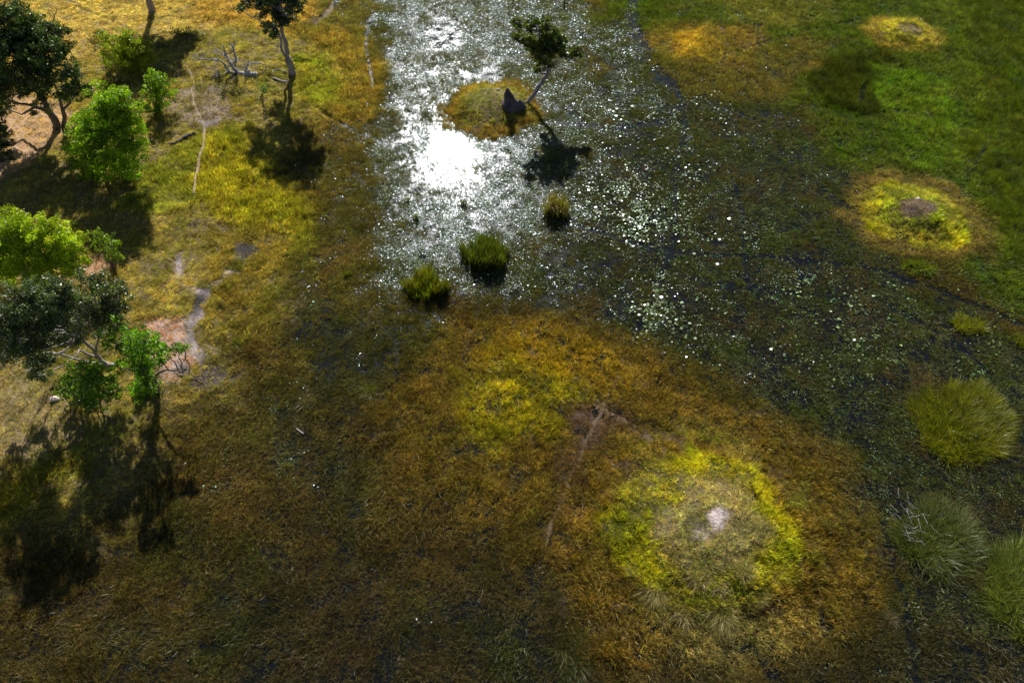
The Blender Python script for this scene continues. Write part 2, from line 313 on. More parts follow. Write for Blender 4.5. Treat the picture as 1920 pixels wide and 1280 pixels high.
def bark(name, c1, c2, scale=6):
    m, n, l = newmat(name); out = n.new('ShaderNodeOutputMaterial'); p = n.new('ShaderNodeBsdfPrincipled')
    tc = n.new('ShaderNodeTexCoord'); mp = n.new('ShaderNodeMapping'); mp.inputs['Scale'].default_value = (1, 1, .25)
    nz = n.new('ShaderNodeTexNoise'); nz.inputs['Scale'].default_value = scale; nz.inputs['Detail'].default_value = 6
    cr = n.new('ShaderNodeValToRGB'); cr.color_ramp.elements[0].position = .35; cr.color_ramp.elements[1].position = .65
    cr.color_ramp.elements[0].color = (*c1, 1); cr.color_ramp.elements[1].color = (*c2, 1)
    bp = n.new('ShaderNodeBump'); bp.inputs['Strength'].default_value = .6; bp.inputs['Distance'].default_value = .05
    l.new(tc.outputs['Object'], mp.inputs[0]); l.new(mp.outputs[0], nz.inputs['Vector']); l.new(nz.outputs[0], cr.inputs[0])
    l.new(cr.outputs[0], p.inputs['Base Color']); l.new(nz.outputs[0], bp.inputs['Height']); l.new(bp.outputs[0], p.inputs['Normal'])
    p.inputs['Roughness'].default_value = .75; l.new(p.outputs[0], out.inputs[0]); return m
M_bark = bark('brown_bark', (.09, .07, .055), (.22, .18, .15))
M_barkg = bark('grey_bark', (.20, .17, .17), (.42, .37, .37))
M_dead = bark('weathered_dead_wood', (.22, .20, .21), (.62, .58, .58), 9)
M_char = bark('blackened_wood', (.012, .011, .011), (.06, .05, .045), 9)
M_termite = bark('termite_clay', (.05, .04, .045), (.14, .11, .11), 3)
M_stone = bark('pale_stone', (.5, .4, .35), (.75, .62, .56), 5)

# ------------------------------------------------------------------ ground and water
def build_ground():
    ys = np.concatenate([np.arange(-12, 96, .3), 96+np.cumsum(.3*1.07**np.arange(70))])
    nx = 560; t = np.linspace(-1, 1, nx)
    X = []; Y = []
    for y in ys:
        half = max(42+.62*max(y, 0), 45)
        if y > 96: half = half*(1+((y-96)/120))
        X.append(t*half); Y.append(np.full(nx, y))
    X = np.concatenate(X); Y = np.concatenate(Y)
    o = paint(X, Y); z = height(X, Y, o['wet'])
    z += (.04*fbm(X, Y, .5, 31, 2))*o['mud']
    far = sst(96, 300, Y); z = z*(1-far)+far*.25
    ny = len(ys); i = np.arange(ny-1)[:, None]*nx+np.arange(nx-1)[None]
    q = np.stack([i, i+1, i+1+nx, i+nx], -1).reshape(-1)
    m, n, l = newmat('ground_soil'); out = n.new('ShaderNodeOutputMaterial'); p = n.new('ShaderNodeBsdfPrincipled')
    a = n.new('ShaderNodeAttribute'); a.attribute_name = 'col'
    tc = n.new('ShaderNodeTexCoord')
    nz = n.new('ShaderNodeTexNoise'); nz.inputs['Scale'].default_value = 6; nz.inputs['Detail'].default_value = 8; nz.inputs['Roughness'].default_value = .7
    mr = n.new('ShaderNodeMapRange'); mr.inputs[1].default_value = .3; mr.inputs[2].default_value = .7; mr.inputs[3].default_value = .45; mr.inputs[4].default_value = 1.5
    mx = n.new('ShaderNodeVectorMath'); mx.operation = 'SCALE'
    bp = n.new('ShaderNodeBump'); bp.inputs['Strength'].default_value = .9; bp.inputs['Distance'].default_value = .12
    l.new(tc.outputs['Object'], nz.inputs['Vector']); l.new(nz.outputs[0], mr.inputs[0]); l.new(a.outputs['Color'], mx.inputs[0]); l.new(mr.outputs[0], mx.inputs['Scale'])
    l.new(mx.outputs[0], p.inputs['Base Color']); l.new(nz.outputs[0], bp.inputs['Height']); l.new(bp.outputs[0], p.inputs['Normal'])
    p.inputs['Roughness'].default_value = .8; p.inputs['Specular IOR Level'].default_value = .25; l.new(p.outputs[0], out.inputs[0])
    me = mesh('ground', np.c_[X, Y, z], q, np.full(len(q)//4, 4), m, o['soil'], True)
    tag(link('ground', me), kind='structure')
build_ground()
def build_water():
    m, n, l = newmat('marsh_water'); out = n.new('ShaderNodeOutputMaterial'); p = n.new('ShaderNodeBsdfPrincipled')
    p.inputs['Base Color'].default_value = (.006, .008, .010, 1); p.inputs['IOR'].default_value = 1.33
    p.inputs['Roughness'].default_value = .05
    p.inputs['Specular Tint'].default_value = (.72, .83, 1, 1)
    tc = n.new('ShaderNodeTexCoord')
    n1 = n.new('ShaderNodeTexNoise'); n1.inputs['Scale'].default_value = 3.0; n1.inputs['Detail'].default_value = 5; n1.inputs['Roughness'].default_value = .65
    bp = n.new('ShaderNodeBump'); bp.inputs['Strength'].default_value = .22; bp.inputs['Distance'].default_value = .04
    l.new(tc.outputs['Object'], n1.inputs['Vector']); l.new(n1.outputs[0], bp.inputs['Height']); l.new(bp.outputs[0], p.inputs['Normal'])
    p2 = n.new('ShaderNodeBsdfPrincipled'); p2.inputs['Base Color'].default_value = (.006, .008, .010, 1); p2.inputs['IOR'].default_value = 1.33; p2.inputs['Roughness'].default_value = .2
    p2.inputs['Specular Tint'].default_value = (.72, .83, 1, 1); l.new(bp.outputs[0], p2.inputs['Normal'])
    n2 = n.new('ShaderNodeTexNoise'); n2.inputs['Scale'].default_value = .9; n2.inputs['Detail'].default_value = 7; l.new(tc.outputs['Object'], n2.inputs['Vector'])
    mr = n.new('ShaderNodeMapRange'); mr.inputs[1].default_value = .42; mr.inputs[2].default_value = .58; l.new(n2.outputs[0], mr.inputs[0])
    mx = n.new('ShaderNodeMixShader'); l.new(mr.outputs[0], mx.inputs[0]); l.new(p.outputs[0], mx.inputs[1]); l.new(p2.outputs[0], mx.inputs[2])
    l.new(mx.outputs[0], out.inputs[0])
    V = [(-1500, -60, 0), (1500, -60, 0), (1500, 2500, 0), (-1500, 2500, 0)]
    tag(link('water', mesh('water', V, [0, 1, 2, 3], [4], m)), kind='structure')
build_water()
def build_path(P, w_, i):
    pts = []
    for A, B in zip(P[:-1], P[1:]):
        k = max(int(np.linalg.norm(B-A)/.25), 1)
        for j in range(k): q_ = A+(B-A)*j/k; pts.append(q_+.22*np.array([float(fbm(q_[0], q_[1], 1.4, 44)), float(fbm(q_[0], q_[1], 1.4, 45))]))
    pts.append(P[-1]); pts = np.array(pts); d = np.gradient(pts, axis=0); d /= np.linalg.norm(d, axis=1)[:, None]
    nrm = np.c_[-d[:, 1], d[:, 0]]; V = []
    for s in (-1, -.4, .4, 1):
        ww = w_*(1+.7*fbm(pts[:, 0]*1.+s, pts[:, 1], .8, 40+i))
        q = pts+nrm*(s*ww)[:, None]; z = height(q[:, 0], q[:, 1], np.full(len(q), -1.))
        V.append(np.c_[q, z+(.05 if abs(s) < .9 else -.03)])
    V = np.stack(V, 1).reshape(-1, 3); N = len(pts); F_ = []
    for a in range(N-1):
        for b in range(3): F_ += [a*4+b, a*4+b+1, a*4+4+b+1, a*4+4+b]
    tag(link('path', mesh('path', V, F_, [4]*(len(F_)//4), M_path, None, True)), kind='structure')
M_path = bark('trodden_sand', (.28, .20, .13), (.50, .37, .26), 4)
for i, (P, w_) in enumerate(PT): build_path(P, w_, i)

# ------------------------------------------------------------------ scattered ground cover (uncountable)
def proto_tuft(kind, seed):
    r = np.random.default_rng(seed)
    nb = {'up': 11, 'mat': 16, 'reed': 9}[kind]
    az = r.uniform(0, 2*np.pi, nb)
    if kind == 'up': lean = r.uniform(.08, .55, nb); L = r.uniform(.6, 1.1, nb); W = r.uniform(.035, .06, nb); sp = .16
    elif kind == 'mat': az = r.normal(0, 1.0, nb); lean = r.uniform(.5, 1.35, nb); L = r.uniform(.6, 1.3, nb); W = r.uniform(.035, .062, nb); sp = .3
    else: lean = r.uniform(.03, .3, nb); L = r.uniform(.7, 1.15, nb); W = r.uniform(.022, .035, nb); sp = .16
    root = np.c_[r.normal(0, sp, nb), r.normal(0, sp, nb), np.full(nb, -.05)]
    d = np.c_[np.sin(lean)*np.cos(az), np.sin(lean)*np.sin(az), np.cos(lean)]
    bend = np.c_[np.cos(az)*.25*L, np.sin(az)*.25*L, -.16*L]
    t = (r.uniform(.25, 1.2, nb)**1.5*1.6+.05)[:, None]*np.array([1, 1, 1])*(1+r.normal(0, .08, (nb, 3)))
    V, Fl, S, Cc = blades(root, d, L, W, bend, t)
    me = mesh('tuft_'+kind, V, Fl, S, M_grass)
    a = me.attributes.new('tint', 'FLOAT_COLOR', 'POINT'); a.data.foreach_set('color', np.c_[Cc, np.ones(len(V))].astype(np.float32).ravel())
    return me
def proto_leafdisc(name, seed, nl, spread, mat, tilt, sides=6, lo=.5, hi=1.1, notch=False):
    r = np.random.default_rng(seed); V = []; F_ = []; S = []; T = []
    for i in range(nl):
        c = np.array([*r.normal(0, spread, 2), r.uniform(0, .02)]) if nl > 1 else np.zeros(3)
        rad = r.uniform(lo, hi); el = r.uniform(.45, .8) if not notch else 1
        nrm = np.array([r.normal(0, tilt), r.normal(0, tilt), 1]); nrm /= np.linalg.norm(nrm)
        u = np.cross(nrm, [r.normal(), r.normal(), 0]); u /= np.linalg.norm(u); v = np.cross(nrm, u)
        b = len(V); tt = np.array([1, 1, 1])*r.uniform(.6, 1.4)
        for k in range(sides):
            a = 2*np.pi*k/sides*(.94 if notch else 1); V.append(c+rad*(u*math.cos(a)+v*el*math.sin(a))*(1+r.normal(0, .05))); T.append(tt)
        if notch: V.append(c); T.append(tt); F_ += list(range(b, b+sides+1)); S.append(sides+1)
        else: F_ += list(range(b, b+sides)); S.append(sides)
    me = mesh(name, V, F_, S, mat)
    a = me.attributes.new('tint', 'FLOAT_COLOR', 'POINT'); a.data.foreach_set('color', np.c_[np.array(T), np.ones(len(V))].astype(np.float32).ravel())
    return me
def coll(name, meshes):
    c = bpy.data.collections.new(name)
    for i, me in enumerate(meshes):
        o = bpy.data.objects.new('%s_%02d' % (name, i), me); c.objects.link(o)
    return c
def scatter(name, P, rot, scl, col, idx, collection, label):
    me = bpy.data.meshes.new(name); me.vertices.add(len(P)); me.vertices.foreach_set('co', P.astype(np.float32).ravel())
    for nm, ty, k, A in (('rot', 'FLOAT_VECTOR', 'vector', rot), ('scl', 'FLOAT_VECTOR', 'vector', scl), ('idx', 'INT', 'value', idx)):
        a = me.attributes.new(nm, ty, 'POINT'); a.data.foreach_set(k, A.astype(np.int32 if ty == 'INT' else np.float32).ravel())
    a = me.attributes.new('col', 'FLOAT_COLOR', 'POINT'); a.data.foreach_set('color', np.c_[col, np.ones(len(P))].astype(np.float32).ravel())
    o = bpy.data.objects.new(name, me); C.objects.link(o)
    ng = bpy.data.node_groups.new('scatter_'+name, 'GeometryNodeTree')
    ng.interface.new_socket('Geometry', in_out='INPUT', socket_type='NodeSocketGeometry'); ng.interface.new_socket('Geometry', in_out='OUTPUT', socket_type='NodeSocketGeometry')
    N = ng.nodes; L = ng.links; gi = N.new('NodeGroupInput'); go = N.new('NodeGroupOutput'); ip = N.new('GeometryNodeInstanceOnPoints')
    ci = N.new('GeometryNodeCollectionInfo'); ci.inputs['Collection'].default_value = collection; ci.inputs['Separate Children'].default_value = True; ci.inputs['Reset Children'].default_value = True
    def na(nm, ty):
        q = N.new('GeometryNodeInputNamedAttribute'); q.data_type = ty; q.inputs[0].default_value = nm; return q.outputs[0]
    L.new(gi.outputs[0], ip.inputs['Points']); L.new(ci.outputs[0], ip.inputs['Instance']); ip.inputs['Pick Instance'].default_value = True
    L.new(na('idx', 'INT'), ip.inputs['Instance Index']); L.new(na('rot', 'FLOAT_VECTOR'), ip.inputs['Rotation']); L.new(na('scl', 'FLOAT_VECTOR'), ip.inputs['Scale'])
    L.new(ip.outputs[0], go.inputs[0])
    md = o.modifiers.new('scatter', 'NODES'); md.node_group = ng
    return tag(o, label, kind='stuff')

def candidates(N):
    Y = []; X = []
    y = rng.uniform(-4, 96, int(N*1.9)); half = .75*(.616*y+31.5)+13; x = rng.uniform(-1, 1, len(y))*half.max()
    k = np.abs(x) < half; return x[k][:N], y[k][:N]
c_grass = coll('tuft', [proto_tuft('up', 1), proto_tuft('up', 2), proto_tuft('up', 3), proto_tuft('mat', 4), proto_tuft('mat', 5), proto_tuft('mat', 6), proto_tuft('reed', 7), proto_tuft('reed', 8)])
N_GRASS = 760000
X, Y = candidates(N_GRASS); o = paint(X, Y)
tall = sst(.3, .5, o['h']); clump = (.55-.2*tall)+(.85+.2*tall)*sst(-.4, .3, fbm(X, Y, 1.1, 50, 4))
wetk = sst(.15, .6, o['wet']); cl2 = sst(-.25, .12, fbm(X, Y, 1.6, 51, 5))
keep = rng.random(len(X)) < o['den']*(clump*(1-wetk)+wetk*(.25+1.0*cl2))
X, Y = X[keep], Y[keep]; o = {k: v[keep] for k, v in o.items()}
z = np.maximum(height(X, Y, o['wet']), -.02)
n = len(X)
t = np.clip(.5+.75*fbm(X, Y, 2.6, 52, 5)+rng.normal(0, .22, n), 0, 1)[:, None]
col = o['ca']*(1-t)+o['cb']*t
gp = (sst(.05, .45, fbm(X, Y, 5, 57, 5))*sst(.12, .3, o['wet']))[:, None]*.3; col = col*(1-gp)+np.array((.075,.12,.018))*gp
dp = (sst(.1, .45, fbm(X, Y, 3.2, 58, 5))*(1-sst(.2, .3, o['wet'])))[:, None]*.35; col = col*(1-dp)+col*np.array((.62,.8,.6))*dp
col *= (1+.5*fbm(X, Y, 1.1, 53, 5))[:, None]*(.45+1.1*rng.random(n)**1.3)[:, None]*(1+.06*rng.normal(size=(n, 3)))
straw = rng.random(n) < .025; col[straw] = col[straw]*.5+np.array((.32, .24, .14))*.5*(.4+col[straw].mean(1)/.2)[:, None]
col = np.clip(col*1.05, .004, .95)
ism = rng.random(n) < o['mat']; isr = (~ism) & (o['h'] > .7)
idx = np.where(ism, rng.integers(3, 6, n), np.where(isr, rng.integers(6, 8, n), rng.integers(0, 3, n)))
ang = fbm(X, Y, 9, 54, 3)*5+fbm(X, Y, 2, 55, 2)*1.2
rz = np.where(ism, ang+rng.normal(0, .7, n), rng.uniform(0, 6.28, n))
tx = rng.normal(0, .12, n); ty = rng.normal(0, .12, n)
comb = (~ism) & (o['h'] > .42); ty[comb] += .32+.35*fbm(X[comb], Y[comb], 2.5, 59, 4); rz[comb] = rng.normal(.6, .45, comb.sum())
hs = o['h']*(1+.6*fbm(X, Y, 1.4, 56, 4))*rng.uniform(.75, 1.3, n)
sz = np.where(ism, np.clip(hs*.9, .16, .45), hs*.9)
sxy = np.where(ism, sz, np.clip(.22+hs*.4, .25, .8))
scatter('grass', np.c_[X, Y, z], np.c_[tx, ty, rz], np.c_[sxy, sxy, sz], col, idx, c_grass, 'dense marsh grass and sedge in patches of brown, yellow, orange and green')
print('grass', n)
# floating leaves in the shallow water
c_fl = coll('leaf_cluster', [proto_leafdisc('floating_leaf', 20+i, 16, .24, M_float, .13, 5, .024, .062) for i in range(6)])
X, Y = candidates(270000); o = paint(X, Y)
f1 = .35+.9*sst(-.3, .3, fbm(X, Y, 1.5, 60, 5))
keep = rng.random(len(X)) < o['fl']*f1*.85; X, Y = X[keep], Y[keep]; n = len(X)
col = np.array((.09, .12, .035))*rng.uniform(.5, 1.6, n)[:, None]*(1+.15*rng.normal(size=(n, 3))); col = np.clip(col, .01, 1)
s = rng.uniform(.7, 1.4, n)
scatter('floating_plants', np.c_[X, Y, rng.uniform(.01, .05, n)], np.c_[rng.normal(0, .1, n), rng.normal(0, .1, n), rng.uniform(0, 6.28, n)], np.c_[s, s, s], col, rng.integers(0, 6, n), c_fl, 'small floating water plants glinting across the shallow water')
print('float', n)
# water lilies in drifts
LILY = [(1130,215,40,22,.7),(1210,245,60,20,.5),(1190,330,60,50,1.0),(1150,395,50,40,1.4),(1200,410,60,40,1.6),(1120,370,40,30,1.0),(1290,340,40,60,.7),(1250,440,60,30,.6),(1230,590,45,70,.9),(1225,560,34,34,.7),
        (1330,200,60,30,.5),(1250,215,60,30,.5),(1450,280,60,30,.25),(1600,560,110,60,.5),(1690,590,60,50,.3),(1320,610,60,60,.3),(1560,660,80,40,.35),(1640,660,50,50,.45),(1880,620,60,60,.5),(900,520,60,40,.15),(1420,440,60,30,.2),(1830,700,30,60,.2),(1500,530,60,30,.3),
        (1060,60,50,30,.4),(1250,1000,1,1,0),(1080,430,60,60,.25),(1340,440,60,60,.35)]
X = []; Y = []
for u, v, su, sv, k in LILY:
    m = int(480*k); A = rng.normal(u, su*.62, m); B = rng.normal(v, sv*.62, m)
    for a_, b_ in zip(A, B):
        if b_ < 760: p = at(a_, b_); X.append(p[0]); Y.append(p[1])
X = np.array(X); Y = np.array(Y); o = paint(X, Y)
keep = (rng.random(len(X)) < (.15+1.1*sst(-.1, .25, fbm(X, Y, 1.3, 62, 4)))) & (o['wet'] > .2) & (o['den'] > .05); X, Y = X[keep], Y[keep]; n = len(X)
c_li = coll('lily', [proto_leafdisc('lily_pad', 40+i, 1, 0, M_pad, .10, 11, .9, 1.1, True) for i in range(5)])
col = np.array((.14, .21, .07))*rng.uniform(.25, 1.6, n)[:, None]; s = np.clip(rng.gamma(3, .014, n)+.022, 0, .13)
scatter('water_lilies', np.c_[X, Y, rng.uniform(.03, .14, n)], np.c_[rng.normal(0, .12, n), rng.normal(0, .12, n), rng.uniform(0, 6.28, n)], np.c_[s, s, s], col, rng.integers(0, 5, n), c_li, 'drifts of pale shining water lily pads in the dark bog')
print('lily', n)

# ------------------------------------------------------------------ trees, bushes, dead wood
def tube(pts, rad, sides=8, r0=None, wob=.12):
    r = np.random.default_rng(int(abs(pts[0][0]*100)+len(pts)*7))
    pts = np.array(pts, float); V = []; F_ = []; N = len(pts)
    d = np.gradient(pts, axis=0); u = None
    for i in range(N):
        t = d[i]/(np.linalg.norm(d[i])+1e-9)
        a = np.array([0, 0, 1.]) if abs(t[2]) < .9 else np.array([0, 1., 0])
        if u is None: u = np.cross(t, a)
        u = u-t*np.dot(u, t); u /= np.linalg.norm(u)+1e-9; v = np.cross(t, u)
        for k in range(sides):
            q = 2*np.pi*k/sides; rr = rad[i]*(1+r.normal(0, wob))
            V.append(pts[i]+rr*(u*math.cos(q)+v*math.sin(q)))
    for i in range(N-1):
        for k in range(sides): F_.append((i*sides+k, i*sides+(k+1) % sides, (i+1)*sides+(k+1) % sides, (i+1)*sides+k))
    F_.append(tuple(range(sides))[::-1]); F_.append(tuple((N-1)*sides+k for k in range(sides)))
    return V, F_
def curve(pts, n=4, wig=.0, seed=0):
    """subdivide a polyline smoothly and wiggle it"""
    r = np.random.default_rng(seed); P = np.array(pts, float); out = []
    for i in range(len(P)-1):
        p0 = P[max(i-1, 0)]; p1 = P[i]; p2 = P[i+1]; p3 = P[min(i+2, len(P)-1)]
        for j in range(n):
            t = j/n; out.append(.5*((2*p1)+(-p0+p2)*t+(2*p0-5*p1+4*p2-p3)*t*t+(-p0+3*p1-3*p2+p3)*t**3))
    out.append(P[-1]); out = np.array(out)
    L = np.linalg.norm(P[-1]-P[0]); out[1:-1] += r.normal(0, wig*L, (len(out)-2, 3))
    return out
class MB:
    def __init__(s): s.V = []; s.F = []
    def add(s, V, F_): b = len(s.V); s.V += [tuple(v) for v in V]; s.F += [tuple(i+b for i in f) for f in F_]
    def limb(s, pts, r1, r2, n=4, wig=.006, seed=0, sides=8, p=1.0):
        c = curve(pts, n, wig, seed); t = np.linspace(0, 1, len(c)); s.add(*tube(c, r1+(r2-r1)*t**p, sides)); return c
    def build(s, name, mat, parent=None, origin=(0, 0, 0)):
        V = np.array(s.V)-np.array(origin); F_ = [i for f in s.F for i in f]
        me = mesh(name, V, F_, [len(f) for f in s.F], mat, None, True); return link(name, me, parent)
def crown(name, clumps, leaf, dens, cols, mat, parent, origin, seed, flat=.75, drop=.0, fill=1.0):
    """clumps: (centre xyz, radius). Leaf faces gathered in sub clumps."""
    r = np.random.default_rng(seed); PV = []; PC = []; SZ = []
    ca, cb = np.array(cols[0]), np.array(cols[1])
    for c, R_ in clumps:
        ns = max(int((9+15*R_*R_)*fill), 6)
        for k in range(ns):
            v = r.normal(size=3); v /= np.linalg.norm(v); v[2] = v[2]*flat
            sc = np.array(c)+v*R_*(r.uniform(.3, 1.15)**.7 if r.random() < .85 else r.uniform(1.1, 1.4)); sr = R_*r.uniform(.10, .24)+.13; br = r.uniform(.5, 1.45)
            if v[2] < -.3 and r.random() < drop: continue
            m = int(dens*sr*sr*360)
            p = r.normal(size=(m, 3)); p /= np.linalg.norm(p, axis=1)[:, None]; p *= (r.uniform(.3, 1.05, m)**.6)[:, None]*sr*np.array([1.1, 1.1, .75])
            PV.append(sc+p); tt = np.clip(r.uniform(0, 1)+r.normal(0, .2, m), 0, 1)[:, None]
            PC.append((ca*(1-tt)+cb*tt)*br*r.uniform(.65, 1.35, m)[:, None])
    P = np.concatenate(PV); Cc = np.concatenate(PC); n = len(P)
    nr = r.normal(size=(n, 3))+np.array([0, 0, .55]); nr /= np.linalg.norm(nr, axis=1)[:, None]
    u = np.cross(nr, r.normal(size=(n, 3))); u /= np.linalg.norm(u, axis=1)[:, None]; v = np.cross(nr, u)
    L = (leaf*r.uniform(.6, 1.3, n))[:, None]
    V = np.stack([P-u*L*.6, P-v*L*.32, P+u*L*.6, P+v*L*.32], 1).reshape(-1, 3)-np.array(origin)
    me = mesh(name, V, np.arange(n*4), np.full(n, 4), mat, np.repeat(np.clip(Cc, .003, .9), 4, 0))
    return link(name, me, parent)
def tree(name, base, label, cat, limbs, clumps, leaf=.17, dens=1.0, cols=((.03,.06,.02), (.07,.10,.03)), lmat=None, bmat=None, seed=1, group=None, auto=True, flat=.75, trunkname='trunk', nstem=0, drop=0, cdy=0, rs=1.0, fill=1.0):
    """limbs: list of (list of (u,v,dY), r1, r2); clumps: (u,v,dY,radius m)"""
    b = at(*base); b[2] = ground_z(b[0], b[1]); Y0 = b[1]
    root = empty(name, b, label, cat, group); tb = MB(); pts_all = []
    for i, (pl, r1, r2) in enumerate(limbs):
        P = [atY(u, v, Y0+dy) for u, v, dy in pl]
        if i == 0: P[0] = b-np.array([0, 0, .25])
        c = tb.limb(P, r1, r2, seed=seed+i, p=.8); pts_all += [(q, r1+(r2-r1)*j/len(c)) for j, q in enumerate(c)]
    cl = [(atY(u, v, Y0+dy+(cdy if u < 145 else cdy*.15)), r_*rs) for u, v, dy, r_ in clumps]
    for c, r_ in cl: c[2] = max(c[2], b[2]+r_*.35)
    if auto and pts_all:
        rr = np.random.default_rng(seed)
        for i, (c, r_) in enumerate(cl):
            # from the nearest lower limb point to the clump, then small fans
            best = min(pts_all, key=lambda q: np.linalg.norm(q[0]-c)+(3 if q[0][2] > c[2] else 0))
            q, qr = best; mid = (q+c)/2+np.array([0, 0, -.12*np.linalg.norm(c-q)])
            r1 = min(max(qr*.75, .03), .16); tb.limb([q, mid, c], r1, .03, 3, .03, seed+50+i, 6)
            for k in range(4):
                e = c+rr.normal(size=3)*r_*.55; tb.limb([c, (c+e)/2+rr.normal(size=3)*.1, e], .03, .01, 2, .03, seed+80+i*5+k, 4)
    elif not pts_all:
        rr = np.random.default_rng(seed)
        for i, (c, r_) in enumerate(cl):
            g0 = b+np.array([*rr.normal(0, .15, 2), -.1]); tb.limb([g0, (g0+c)/2+np.array([0, 0, .1])*r_, c], .06+.02*r_, .02, 3, .03, seed+i, 5)
            for k in range(3):
                e = c+rr.normal(size=3)*r_*.5; tb.limb([c, (c+e)/2, e], .025, .01, 2, .02, seed+80+i*5+k, 4)
    tb.build(trunkname, bmat or M_bark, root, b)
    if cl: crown('crown', cl, leaf, dens, cols, lmat or M_leafb, root, b, seed, flat, drop, fill)
    return root
DARK = ((.045,.085,.02), (.12,.18,.04)); BR = ((.20,.33,.012), (.36,.50,.02)); YG = ((.20,.27,.015), (.36,.42,.03)); MG = ((.05,.11,.012), (.11,.19,.02))

tree('tree', (117, 258), 'large dark glossy-leaved tree with a forked trunk on sandy ground by the left edge', 'tree',
     [([(117,258,0),(104,228,0),(90,208,0)], .42, .30), ([(90,208,0),(76,175,.3),(62,145,0)], .28, .12), ([(92,210,0),(58,198,-.5),(24,192,-1)], .2, .08),
      ([(120,252,0),(121,222,.2),(118,206,.3)], .22, .17), ([(118,206,.3),(108,172,.8),(92,140,1)], .15, .08), ([(119,206,.3),(134,188,0),(152,168,-.3)], .14, .06), ([(62,145,0),(38,105,.5),(20,60,1)], .12, .06)],
     [(20,45,2,1.9),(55,55,1.5,1.7),(90,65,1,1.5),(25,95,0,1.9),(62,100,0,1.8),(100,90,0,1.5),(55,140,-.5,1.8),(95,130,-.5,1.5),(130,128,-1,1.2),(142,165,-1.2,1.35),(120,170,-.8,1.0),(20,150,0,1.6),
      (75,195,-1,1.0),(-20,80,0,2.2),(-20,150,0,2.2),(15,175,-1,1.2),(-15,200,0,1.8),(112,62,1.5,.8),(128,88,1,.8),(10,20,2,1.5),(85,170,-.6,.9),(60,170,0,1.0)],
     leaf=.17, dens=1.7, cols=DARK, lmat=M_leafd, seed=11, fill=.62)
tree('tree', (-28, 330), 'dark leafy branch tips of a tree rooted beyond the left edge above the sandy ground', 'tree',
     [([(-28,330,0),(-45,280,0),(-50,240,0)], .3, .2)], [(-25,262,0,1.3),(4,275,-.3,.55),(10,292,-.6,.5),(-40,240,0,1.6),(2,240,0,.5)], leaf=.17, dens=1.7, cols=DARK, lmat=M_leafd, seed=12)
tree('bare_sapling', (101, 66), 'thin leafless sapling standing alone in pale gold grass at upper left', 'tree',
     [([(101,66,0),(100,42,0),(102,30,0)], .09, .06), ([(102,30,0),(95,20,.2),(80,18,.3)], .05, .02), ([(102,30,0),(106,20,0),(104,14,0)], .05, .02), ([(103,26,0),(112,23,0),(120,26,0)], .03, .015), ([(101,36,0),(94,26,0),(90,22,0)], .03, .015)], [], bmat=M_bark, seed=13)
tree('bush', (203, 338), 'tall bright green bushy tree beside the forked tree, in front of its shade', 'bush',
     [([(203,338,0),(200,290,0),(196,240,0)], .2, .1), ([(200,300,0),(230,260,-.2),(240,220,0)], .12, .06), ([(200,300,0),(165,280,0),(150,265,0)], .12, .06)],
     [(210,185,0,1.2),(235,190,0,1.0),(180,205,0,1.1),(205,215,-.5,1.2),(240,215,-.3,1.1),(175,232,-.6,1.2),(210,245,-1,1.3),(245,240,-.6,1.0),(150,250,-.5,1.0),(175,265,-1.2,1.2),(215,275,-1.4,1.3),(250,275,-1,1.0),(155,285,-.6,1.1),(195,300,-1,1.2),(240,305,-1.2,1.1),(258,265,-.8,.7),(165,312,-.3,1.0),(225,322,-.6,.9),(140,275,.3,.8),(190,330,-.5,.9),(250,325,-.6,.8)],
     rs=1.15, leaf=.15, dens=1.7, cols=BR, seed=14)
tree('bush', (245, 148), 'yellow-green bush at the top left below the lone grey trunk', 'bush', [],
     [(215,85,0,1.2),(240,75,0,1.0),(262,95,0,1.2),(235,105,-.4,1.2),(265,118,-.6,1.0),(210,112,0,.9),(278,100,0,.6),(250,130,-.4,.7),(195,72,.5,.7)], leaf=.15, cols=((.22,.30,.015), (.42,.46,.02)), seed=15, rs=1.15, dens=1.3)
tree('bush', (300, 222), 'slim mid-green bush standing right of the tall bright bush', 'bush', [],
     [(290,145,0,.75),(303,160,0,.8),(284,170,0,.75),(306,185,-.2,.8),(290,195,-.2,.8),(298,212,0,.6)], leaf=.19, cols=((.15,.27,.012), (.26,.38,.02)), seed=16, rs=1.2)
tree('scrub', (225, 168), 'thin grey-green scrub between the yellow-green bush and the tall bright bush', 'bush', [],
     [(212,140,0,.6),(225,148,0,.5),(205,155,0,.5),(200,128,.3,.5)], leaf=.15, dens=.45, cols=((.12,.15,.06), (.2,.2,.1)), seed=17)
tree('bush', (70, 545), 'large bright lime-green bush on the left edge', 'bush', [],
     [(20,430,1,1.5),(60,425,1,1.1),(100,440,.5,1.1),(130,455,.3,.9),(30,465,0,1.4),(75,465,0,1.3),(115,475,-.2,1.0),(145,485,-.3,.8),(10,500,-.6,1.3),(55,505,-.8,1.2),(95,505,-.8,1.1),(130,505,-.6,.8),(60,535,-1,.8),(-25,450,0,1.6),(-25,510,0,1.4),(160,492,0,.5),(85,420,1,.7)], leaf=.15, dens=1.6, cols=((.32,.44,.012), (.52,.60,.02)), seed=18, rs=1.1)
tree('bush', (222, 522), 'small lime-green bush leaning over its dark shade on the slope', 'bush', [],
     [(180,440,0,.45),(195,450,0,.6),(212,460,0,.65),(205,478,0,.5),(222,480,-.1,.4),(185,462,0,.4)], leaf=.16, cols=((.16,.28,.012), (.3,.4,.02)), seed=19, dens=.8)
tree('bush', (140, 442), 'tiny round yellow-green bush at the edge of the big shadow', 'bush', [], [(139,425,0,.45),(142,433,0,.4)], leaf=.15, cols=YG, seed=20)
